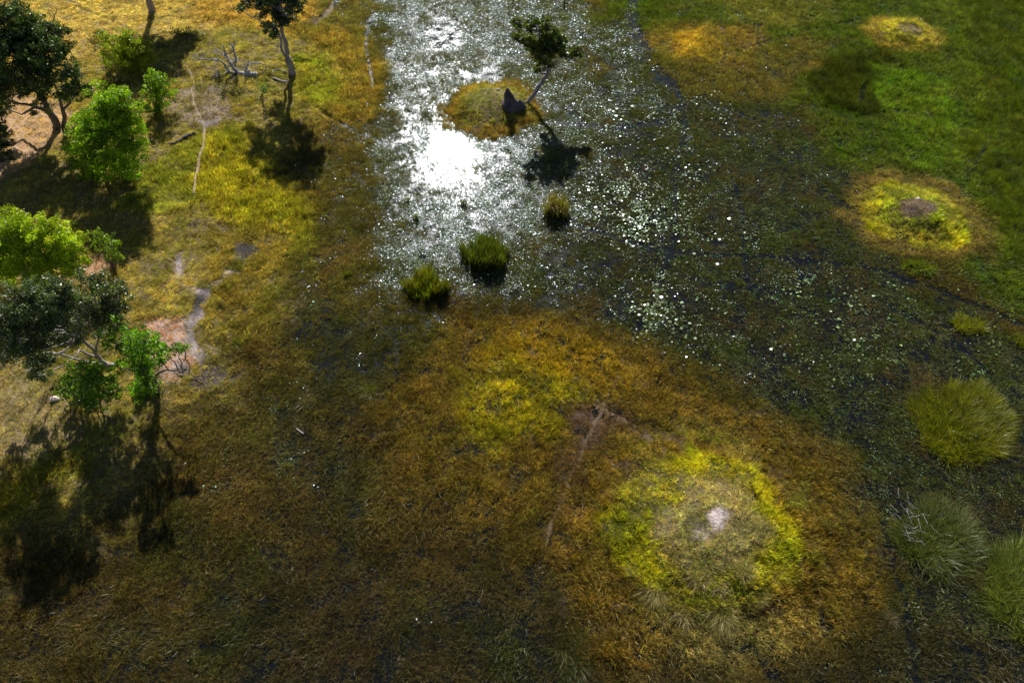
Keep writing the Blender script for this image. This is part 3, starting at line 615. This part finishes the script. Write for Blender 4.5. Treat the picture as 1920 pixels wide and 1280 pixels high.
tree('tree', (232, 700), 'dark grey-green tree with pale bare limbs forking from a leaning trunk by the dry mud', 'tree',
     [([(234,704,0),(222,693,0),(206,684,0)], .30, .25), ([(206,684,0),(188,676,0),(175,655,0),(158,640,0),(150,620,0)], .17, .08), ([(206,684,0),(170,680,0),(140,672,0),(100,660,0)], .13, .05), ([(190,673,0),(165,664,0),(148,655,0)], .12, .06), ([(180,660,0),(184,636,0),(184,610,0)], .09, .05)],
     [(30,560,0,1.2),(65,550,.3,1.2),(100,555,.3,1.2),(20,600,-.4,1.3),(65,595,-.2,1.3),(105,590,0,1.1),(30,635,-.8,1.2),(75,635,-.7,1.0),(135,560,.6,.8),(170,530,1,1.0),(200,535,1,.9),(215,560,.8,.8),(180,570,.5,1.0),(205,590,.3,.9),(165,595,.2,.8),(225,610,.3,.6),(130,628,-.3,.75),(150,615,0,.6),(75,680,-1,.7),(82,705,-1.1,.4),(-20,590,0,1.4),(-15,640,-.4,1.1),(60,665,-.6,.8),(70,692,-.6,.7),(86,672,-.6,.5),(20,660,-.3,.8),(45,650,-.6,.9),(150,580,0,.7),(225,580,.4,.5),(195,620,.4,.6),(120,535,.8,.6)],
     cdy=-1.6,
     leaf=.14, dens=1.7, cols=((.06,.10,.03), (.15,.2,.08)), lmat=M_leafd, bmat=M_barkg, seed=21, flat=.6)
tree('tree', (300, 742), 'creeper-covered bright green tree with sideways leafy arms right of the pale-limbed tree', 'tree',
     [([(300,742,0),(290,718,0),(275,690,.2),(264,660,.3)], .22, .12), ([(286,710,0),(305,695,0),(335,695,-.3),(372,706,-.5)], .1, .03)],
     [(262,635,0,.65),(250,655,0,.6),(278,650,0,.55),(292,658,0,.5),(310,656,0,.42),(332,655,0,.32),(235,650,.2,.5),(225,690,.2,.5),(262,675,0,.65),(285,680,0,.55),(268,700,-.1,.5),(300,675,0,.4),(265,722,0,.4),(258,745,0,.35),(240,745,.1,.35),(345,652,0,.18),(238,625,.3,.5),(212,610,.6,.5),(205,640,.4,.35),(272,690,-.6,.6),(280,715,-.4,.6),(274,745,-.3,.6),(290,735,0,.5),(268,725,.5,.5),(285,760,0,.5),(250,640,-.8,.7),(280,640,-.9,.6)],
     rs=1.15, leaf=.16, dens=1.1, cols=((.13,.28,.012), (.24,.42,.02)), seed=22)
tree('bush', (163, 765), 'round dark green bush below the pale limbs of the leaning tree', 'bush', [],
     [(150,700,0,.9),(185,700,0,.8),(130,720,0,.8),(165,725,-.3,.95),(200,728,0,.7),(140,745,-.2,.7),(180,745,-.4,.75),(212,738,0,.4),(118,728,0,.4)], leaf=.16, cols=((.11,.22,.012), (.2,.34,.02)), rs=1.15, seed=23, dens=1.1)
# tall trees along the top
tree('tree', (289, 40), 'lone stout grey trunk at the top edge with its crown out of view', 'tree',
     [([(289,40,0),(284,15,0),(274,-18,0),(262,-60,.5)], .45, .28)],
     [(250,-100,0,2.0),(290,-110,.5,2.0),(320,-95,1,1.7),(230,-130,0,1.8),(280,-150,0,1.9),(340,-70,1,1.1),(230,-80,0,1.2)], leaf=.24, cols=DARK, lmat=M_leafd, bmat=M_barkg, seed=24)
tree('tree', (551, 152), 'tall twin-stemmed grey tree with a blue-green crown at the top of the meadow', 'tree',
     [([(551,152,0),(546,128,0),(539,108,0)], .42, .32), ([(539,108,0),(536,85,0),(528,55,0),(520,20,0)], .26, .14), ([(541,112,0),(530,95,.3),(527,75,.4),(518,50,.5)], .2, .09)],
     [(515,30,0,1.4),(535,25,0,1.3),(500,5,0,1.6),(530,-10,0,1.6),(555,0,.3,1.0),(508,52,.2,.8),(518,62,.3,.5),(460,5,0,.8),(475,-15,0,1.3),(560,20,0,.5),(545,-45,0,1.8),(500,-50,0,2.0),(450,-40,0,1.2),(575,-25,0,.9),(520,-80,0,1.6),(448,18,0,.5),(512,65,.3,.4)],
     leaf=.17, dens=1.5, cols=((.035,.07,.035), (.07,.12,.055)), lmat=M_leafd, bmat=M_barkg, seed=25, rs=.88)
tree('tree', (985, 199), 'slim tree leaning right over the small round island with a ragged green crown', 'tree',
     [([(984,199,0),(997,182,0),(1014,158,0),(1026,138,0),(1030,128,0)], .24, .16), ([(1030,128,0),(1020,105,0),(1014,80,0),(1010,58,0)], .13, .06), ([(1030,130,0),(1046,112,0),(1064,104,0)], .09, .04), ([(1024,116,0),(1036,95,0),(1045,78,0)], .08, .04)],
     [(1000,78,0,.75),(1018,72,0,.9),(1012,95,0,.85),(1028,95,0,.8),(1040,72,0,.8),(1050,90,0,.65),(1014,118,0,.6),(1030,115,0,.6),(985,70,0,.55),(975,48,0,.4),(990,52,0,.4),(1010,50,0,.55),(1062,102,0,.5),(1078,100,0,.35),(1024,52,0,.45),(1008,132,0,.3),(966,68,0,.25),(1036,58,0,.5),(1055,78,0,.45),(970,44,0,.4),(1000,40,0,.5),(1078,98,0,.45),(1030,85,.4,.9),(1016,82,-.4,.9),(1088,103,0,.22),(975,72,0,.35),(1025,40,0,.4)],
     leaf=.19, cols=((.06,.10,.012), (.17,.20,.02)), seed=26, bmat=M_barkg, dens=1.3, rs=1.12)
tree('shrub', (566, 130), 'small vivid green sprout growing beside the twin-stemmed tree', 'shrub', [], [(556,118,0,.3),(558,126,0,.3),(553,132,0,.2)], leaf=.14, cols=((.14,.32,.01), (.2,.4,.02)), seed=27)
tree('shrub', (496, 200), 'little sapling with a green top and bare grey twigs below the fallen dead tree', 'shrub', [], [(496,162,0,.42),(494,172,0,.3)], leaf=.13, cols=((.08,.2,.04), (.14,.28,.08)), seed=28, dens=.9)
for b, lab, cl, sd_ in [((345, 90), 'low dark scrub in the shade right of the lone grey trunk', [(330,62,.4,.8),(345,68,.2,.8),(362,70,0,.8),(376,66,0,.6)], 30), ((318,105), 'ragged brown scrub in broken shade below the lone grey trunk', [(300,88,0,.5),(320,98,0,.6),(335,92,0,.45)], 31),
                        ((425, 190), 'patch of tangled green scrub under the left arm of the fallen dead tree', [(412,165,0,.5),(430,172,0,.6),(446,176,0,.5),(425,182,0,.4)], 32), ((196,98), 'grey leggy scrub on the left flank of the yellow-green bush', [(180,70,0,.5),(172,85,0,.5),(186,92,0,.4)], 33)]:
    tree('scrub', b, lab, 'bush', [], cl, leaf=.15, dens=.55, cols=((.10,.11,.04), (.20,.19,.06)), seed=sd_)

# fallen dead tree, logs
def dead(name, base, label, cat, limbs, mat=M_dead, seed=1, twigs=0, lift=0):
    b = at(*base); b[2] = ground_z(b[0], b[1]); root = empty(name, b, label, cat); tb = MB(); ends = []; Y0 = b[1]
    for i, (pl, r1, r2) in enumerate(limbs):
        P = [atY(u, v, Y0+dy) if dy is not None else at(u, v, b[2]+.08) for u, v, dy in pl]
        for p_ in P: p_[2] = max(p_[2], b[2]+r2*.5+lift)
        c = tb.limb(P, r1, r2, seed=seed+i, wig=.012); ends += [(c[j], r1+(r2-r1)*j/len(c)) for j in range(2, len(c))]
    rr = np.random.default_rng(seed)
    mb = tb
    for k in range(twigs):
        q, r_ = ends[rr.integers(len(ends))]; d = rr.normal(size=3)+np.array([-.5, .2, .3]); d /= np.linalg.norm(d); L = rr.uniform(.4, 1.3)
        e = q+d*L; e[2] = max(e[2], b[2]+.05); m_ = (q+e)/2+rr.normal(size=3)*.1
        mb.limb([q, m_, e], min(r_*.6, .055), .018, 2, .03, seed+k, 5)
        e2 = m_+rr.normal(size=3)*.35; e2[2] = max(e2[2], b[2]+.05); mb.limb([m_, (m_+e2)/2, e2], .03, .012, 2, .03, seed+k+99, 4)
    tb.build('trunk', mat, root, b)
    return root
dead('fallen_tree', (487, 158), 'pale bare fallen tree with spreading twisted branches in the upper left meadow', 'dead tree',
     [([(488,158,0),(470,148,.1),(450,140,.3)], .34, .2), ([(450,140,.3),(436,125,.6),(425,108,1),(418,85,1.4)], .22, .06), ([(447,138,.3),(432,135,.5),(418,118,.8),(402,112,1),(368,112,1.2)], .17, .05),
      ([(441,126,.5),(442,110,.8),(438,92,1.2),(440,82,1.4)], .13, .05), ([(434,134,.5),(415,142,.2),(408,134,.2),(400,130,.4)], .1, .03), ([(410,142,.1),(408,160,-.2),(409,182,-1)], .08, .05),
      ([(428,108,.9),(414,100,1.2),(408,98,1.3)], .05, .02), ([(430,118,.8),(442,116,.9)], .04, .03), ([(460,144,.2),(462,128,.6),(470,118,1),(500,122,1.2)], .1, .05), ([(472,142,.3),(466,130,.6)], .08, .04), ([(440,132,.4),(452,150,-.1),(440,175,-1.5)], .1, .05)],
     seed=40, twigs=85)
dead('log', (541, 154), 'short whitish log lying at the foot of the twin-stemmed tree', 'log', [([(541,154,None),(528,152,None),(512,146,None)], .1, .07)], seed=41)
dead('log', (536, 135), 'thin curved pale branch on the ground above the whitish log', 'log', [([(536,135,None),(526,131,None),(514,132,None),(510,140,None)], .06, .04)], seed=42)
dead('log', (316, 273), 'charred black log lying in dry grass left of the sandy path', 'log', [([(314,272,None),(332,268,None),(350,258,None),(366,250,None)], .12, .24), ([(340,264,None),(352,250,None)], .1, .05)], mat=M_char, seed=43)
dead('branch', (384, 702), 'dark bare branch reaching over the mud from the creeper-covered tree', 'branch', [([(318,694,None),(345,706,None),(384,712,None)], .05, .03), ([(335,702,None),(350,690,None)], .03, .015)], mat=M_bark, seed=44, twigs=12)
dead('stick', (567, 812), 'small bleached white stick floating in the dark bog below a grass tussock', 'stick', [([(556,803,None),(561,807,None),(569,813,None)], .03, .06)], seed=45)
dead('post', (1058, 13), 'small dark stump at the edge of the open pool on the top edge', 'stump', [([(1058,13,0),(1058,5,0),(1059,-1,0)], .1, .06), ([(1058,7,0),(1064,6,0)], .09, .13)], mat=M_char, seed=46)
# termite mound
def termite():
    b = at(958, 214); b[2] = ground_z(b[0], b[1])-.1
    root = empty('termite_mound', b, 'dark pointed termite mound on the small round island beside the leaning tree', 'termite mound')
    V = []; F_ = []; n = 18; hs = np.linspace(0, 1, 13)
    for i, t in enumerate(hs):
        r_ = .98*(1-t)**.95*(1+.14*math.sin(t*10))+.05
        for k in range(n):
            a = 2*np.pi*k/n; q = r_*(1+.10*math.sin(3*a+4*t)+.07*math.sin(7*a+9*t)+random.uniform(-.12, .12))
            V.append((q*math.cos(a)-.35*t, q*math.sin(a)*.9, 2.2*t))
    for i in range(len(hs)-1):
        for k in range(n): F_ += [i*n+k, i*n+(k+1) % n, (i+1)*n+(k+1) % n, (i+1)*n+k]
    s = [4]*(len(F_)//4); F_ += [12*n+k for k in range(n)]; s.append(n)
    link('cone', mesh('cone', V, F_, s, M_termite, None, True), root)
    V2 = []; F2 = []
    for i, t in enumerate(np.linspace(0, 1, 7)):
        for k in range(12):
            a = 2*np.pi*k/12; q = .62*(1-t)**.6+.02; q *= 1+random.uniform(-.14, .14)
            V2.append((.9+q*math.cos(a), .1+q*math.sin(a), .85*t))
    for i in range(6):
        for k in range(12): F2 += [i*12+k, i*12+(k+1) % 12, (i+1)*12+(k+1) % 12, (i+1)*12+k]
    link('side_cone', mesh('side_cone', V2, F2, [4]*(len(F2)//4), M_termite, None, True), root)
termite()
def rock(px_, r_, label, seed, mat=M_stone, name='rock'):
    rr = np.random.default_rng(seed); b = at(*px_); b[2] = ground_z(b[0], b[1]); import bmesh
    bm = bmesh.new(); bmesh.ops.create_icosphere(bm, subdivisions=2, radius=r_)
    for v in bm.verts: v.co = Vector((v.co.x*1.1, v.co.y*.8, v.co.z*.7))*(1+rr.normal()*.09)
    me = bpy.data.meshes.new(name); bm.to_mesh(me); bm.free(); me.materials.append(mat)
    o = link(name, me); o.location = b+np.array([0, 0, r_*.35]); tag(o, label, name)
rock((118, 764), .28, 'pale pinkish stone at the left foot of the round dark green bush', 1)
rock((1730, 52), .3, 'pale stone on the bare top of the upper right grassy island', 2)
rock((1712, 388), .22, 'small white stone on the bare crown of the yellow-ringed island at right', 3)
rock((934, 186), .2, 'little grey stone left of the termite mound', 4)
rock((560+560, 893), .01, 'x', 5) if False else None

# ------------------------------------------------------------------ reed clumps and tussocks (things one can count)
def clumpmesh(name, label, cat, centre, a, b_, n, h, cols, group=None, lean=(0, 0), W=(.03, .05), droop=.35, seed=1, spread=.22, patches=None, rot=0, tops=None, gap=-.42):
    r = np.random.default_rng(seed); c = at(*centre); c[2] = ground_z(c[0], c[1])-.05
    q = r.uniform(0, 2*np.pi, n); rr = np.sqrt(r.random(n)); x = a*rr*np.cos(q); y = b_*rr*np.sin(q)
    edge = fbm(x+c[0], y+c[1], a*.7, seed+60, 3)
    k = (rr < .82+.32*edge) & (fbm(x+c[0], y+c[1], .8, seed+70, 3) > gap)
    x, y, rr = x[k], y[k], rr[k]; n = len(x); cr, sr = math.cos(rot), math.sin(rot); x, y = x*cr-y*sr, x*sr+y*cr
    if n > 450:                                   # gather the blades into tufts
        m = max(n//28, 5); j = r.integers(0, m, n); ox = r.normal(0, .13, n); oy = r.normal(0, .13, n)
        tb_ = r.uniform(.45, 1.5, m)[j]; tl = r.normal(0, .16, (m, 2))[j]+np.c_[ox, oy]*1.3; x = x[:m][j]+ox; y = y[:m][j]+oy; rr = rr[:m][j]
    else: tb_ = np.ones(n); tl = np.zeros((n, 2))
    hh = h*(1-.5*rr**2.2)*(1+.3*fbm(x+c[0], y+c[1], 1.1, seed+80, 3))*r.uniform(.7, 1.15, n)
    ln = np.c_[x/a*.25+lean[0]+.3*fbm(x+c[0], y+c[1], 1.3, seed+90, 2)+r.normal(0, spread, n), y/b_*.25+lean[1]+.3*fbm(x+c[0], y+c[1], 1.3, seed+95, 2)+r.normal(0, spread, n)]
    ln = ln+tl*(spread/.22); d = np.c_[ln, np.ones(n)]; d /= np.linalg.norm(d, axis=1)[:, None]
    bend = np.c_[ln*hh[:, None]*droop*2+r.normal(0, .07, (n, 2))*hh[:, None], -droop*hh*.6*(np.hypot(ln[:, 0], ln[:, 1])+.2)]
    t = np.clip(.5+.8*fbm(x+c[0], y+c[1], 1.0, seed+85, 3)+r.normal(0, .25, n), 0, 1)[:, None]
    cc = (np.array(cols[0])*(1-t)+np.array(cols[1])*t)*(r.uniform(.6, 1.4, n)*tb_)[:, None]
    st = r.random(n) < .03; cc[st] = np.array((.42, .34, .2))*r.uniform(.5, 1, st.sum())[:, None]*min(1, cc.mean()*6)
    V, Fl, S, Cc = blades(np.c_[x, y, np.zeros(n)], d, hh, r.uniform(*W, n), bend, cc)
    if tops:                                       # pale flower heads on some stems
        kk = r.random(n) < .3; tp = np.c_[x, y, np.zeros(n)][kk]+d[kk]*hh[kk][:, None]+bend[kk]; m = kk.sum()
        u = r.normal(size=(m, 3)); u /= np.linalg.norm(u, axis=1)[:, None]; v = np.cross(u, r.normal(size=(m, 3))); v /= np.linalg.norm(v, axis=1)[:, None]
        V2 = np.stack([tp-u*.06, tp-v*.04, tp+u*.06, tp+v*.04], 1).reshape(-1, 3); F2 = np.arange(m*4)+len(V)
        V = np.r_[V, V2]; Fl = np.r_[Fl, F2]; S = np.r_[S, np.full(m, 4)]; Cc = np.r_[Cc, np.tile(tops, (m*4, 1))]
    o_ = link(name, mesh(name, V, Fl, S, M_reed, Cc)); o_.location = c
    return tag(o_, label, cat, group)
RG = ((.07,.11,.012), (.14,.15,.015)); PG = ((.16,.19,.008), (.33,.32,.02)); PG2 = ((.17,.21,.03), (.30,.34,.07))
G1 = 'reed clumps standing in the shallow water'; G2 = 'big rounded sedge clumps in the dark bog'
clumpmesh('reed_clump', 'dense dark green reed clump standing in water below the sun glint', 'reeds', (908, 486), 2.1, 1.6, 3600, 2.1, RG, G1, seed=1, spread=.04, droop=.06, gap=-.27)
clumpmesh('reed_clump', 'ragged olive reed clump in water, left of the densest reeds', 'reeds', (800, 541), 2.1, 1.8, 3200, 1.6, ((.11,.15,.012), (.2,.2,.015)), G1, seed=2, spread=.05, droop=.08, rot=-.5, gap=-.24)
clumpmesh('reed_clump', 'reed clump with pinkish flower heads beside the tree shadow on the water', 'reeds', (1043, 400), 1.15, .8, 800, 2.2, ((.13,.14,.015), (.22,.17,.02)), G1, seed=3, spread=.05, droop=.1, tops=(.75,.55,.42))
for i, (u, v, a, n_, h, lab) in enumerate([(870,385,.3,90,.9,'small sprig of reeds in the silver water above the densest reed clump'), (781,412,.22,60,.9,'tiny reed sprig above the ragged olive clump'), (762,378,.35,70,.7,'thin scattered reeds at the left side of the silver water'),
                                           (816,362,.5,60,.6,'sparse row of short reeds just below the sun glint'), (652,518,.4,120,.7,'little brown-green reed tuft at the left margin of the shallow water')]):
    clumpmesh('reed_sprig', lab, 'reeds', (u, v), a, a*.6, n_, h, RG, G1, seed=10+i, spread=.05, droop=.1)
clumpmesh('sedge_clump', 'largest round olive sedge clump, upper one near the right edge', 'sedge', (1800, 790), 3.0, 4.1, 18000, 1.05, PG, G2, seed=21, rot=-.75, W=(.02,.035), lean=(.12, .25), droop=.7, spread=.15)
clumpmesh('sedge_clump', 'dull green sedge clump with pale dead stalks on its left, lower right', 'sedge', (1757, 1010), 2.4, 3.1, 11000, 1.0, ((.11,.15,.025), (.22,.24,.07)), G2, seed=22, rot=-.75, W=(.02,.035), lean=(.15, .22), droop=.8, spread=.16)
clumpmesh('sedge_clump', 'grey-green wind-combed sedge clump cut by the right edge', 'sedge', (1920, 1100), 2.5, 3.4, 13000, 1.15, PG2, G2, seed=23, rot=-.8, W=(.02,.035), lean=(.2, .28), droop=.7, spread=.15)
clumpmesh('sedge_clump', 'smaller sedge clump above the largest one by the lily pads', 'sedge', (1812, 612), 1.9, 1.0, 2600, .7, PG, G2, spread=.14, W=(.02,.035), seed=24, lean=(.25, .1), droop=.5)
clumpmesh('sedge_clump', 'short sedge clump low on the right edge above the largest round clump', 'sedge', (1915, 645), .9, .7, 1200, .7, PG, G2, spread=.14, W=(.02,.035), seed=25, lean=(.25, .1), droop=.5)
clumpmesh('sedge_clump', 'loose dark green sedge clump at the bottom centre', 'sedge', (1070, 1225), 1.3, 1.6, 2600, .6, ((.07,.09,.015), (.14,.14,.03)), G2, seed=26, droop=.9, spread=.22, W=(.015,.03))
clumpmesh('sedge_clump', 'short green sedge clump just below the yellow-ringed island', 'sedge', (1722, 505), 1.3, .8, 1500, .7, ((.12,.18,.015), (.2,.24,.02)), G2, seed=27)
YT = ((.50,.40,.04), (.62,.50,.10)); ST = ((.50,.42,.20), (.36,.33,.09))
TUS = [(575,752,.42,.7,((.2,.17,.06), (.3,.26,.12)),'pale-topped grass tussock standing in the dark bog at left'), (566,795,.28,.4,((.2,.17,.06), (.3,.26,.12)),'small worn tussock just below the pale-topped tussock'), (692,732,.35,.6,((.13,.17,.01), (.2,.2,.02)),'small green tussock right of the pale-topped tussock'),
       (473,205,.5,.5,YT,'golden tussock below the little sapling'), (452,222,.55,.5,YT,'larger golden tussock left of the sandy gap'), (443,655-10,.3,.6,((.2,.24,.02),(.3,.3,.03)),'lone tussock right of the dry mud'),
       (486,612,.35,.8,((.22,.3,.02),(.3,.3,.03)),'lime tussock with a dark skirt right of the dry mud channel'), (640,600,.3,.5,RG,'green tussock at the edge of the dark bog'),
       (445,505,.5,.6,((.18,.22,.02),(.3,.3,.04)),'dark green tussock at the top of the mud channel'), (432,482,.45,.6,((.16,.2,.02),(.3,.3,.04)),'green tussock beside the grey mud patch'), (476,455,.5,.5,((.16,.2,.02),(.28,.3,.03)),'wide green tussock over the grey mud patch'), (388,545,.5,.45,((.3,.27,.06),(.36,.3,.08)),'straw-edged tussock above the mud fork'),
       (1348,1152,.5,.6,ST,'star-shaped straw tussock at the foot of the biggest mound'), (1280,1150,.45,.5,ST,'straw tussock left of the star-shaped one'), (1225,1110,.45,.5,ST,'pale tussock on the lower left of the biggest mound'),
       (1345,1105,.5,.6,((.6,.5,.3),(.45,.38,.2)),'blond drooping tussock below the white patch on the biggest mound'), (1415,1120,.5,.5,((.5,.44,.15),(.36,.36,.06)),'yellow-green tussock on the lower right of the biggest mound'), (1385,1085,.4,.5,ST,'straw tussock right of the blond drooping one'),
       (1310,1090,.4,.5,((.55,.42,.24),(.4,.34,.16)),'beige tussock left of the blond drooping one'), (1440,1110-30,.45,.5,YT,'golden tussock at the right rim of the biggest mound'), (1505,1032,.4,.4,((.5,.34,.1),(.4,.26,.06)),'tan tussock on the outer right slope of the biggest mound'),
       (1190,1075,.4,.4,ST,'wiry pale tussock at the far left foot of the biggest mound'), (1673,1160,.3,.4,((.36,.3,.2),(.3,.26,.14)),'grey straw tussock in the bog below the dull green sedge'), (1130,895,.25,.35,((.5,.4,.25),(.4,.3,.15)),'pale small tussock left of the biggest mound')]
for i, (u, v, a, h, cc, lab) in enumerate(TUS):
    clumpmesh('grass_tussock', lab, 'tussock', (u, v), a*1.1, a*1.1, 650, h*.95, cc, 'grass tussocks', seed=100+i, droop=.9, spread=.33, W=(.012,.026))
# pale dead stalks lying over the dull sedge clump
sd2 = MB(); rr = np.random.default_rng(5); c0 = at(1705, 985); c0[2] = .9
for k in range(26):
    p = c0+np.array([rr.normal(0, .6), rr.normal(0, .9), rr.uniform(-.3, .1)]); a_ = rr.normal(2.3, .6); e = p+np.array([math.cos(a_), math.sin(a_), rr.uniform(-.15, .2)])*rr.uniform(.4, 1.0)
    sd2.limb([p, (p+e)/2, e], .014, .008, 2, .02, k, 4)
tag(sd2.build('dead_stalks', M_dead, None, c0), 'tangle of bleached dead stalks lying on the dull green sedge clump', 'dead stalks').location = c0
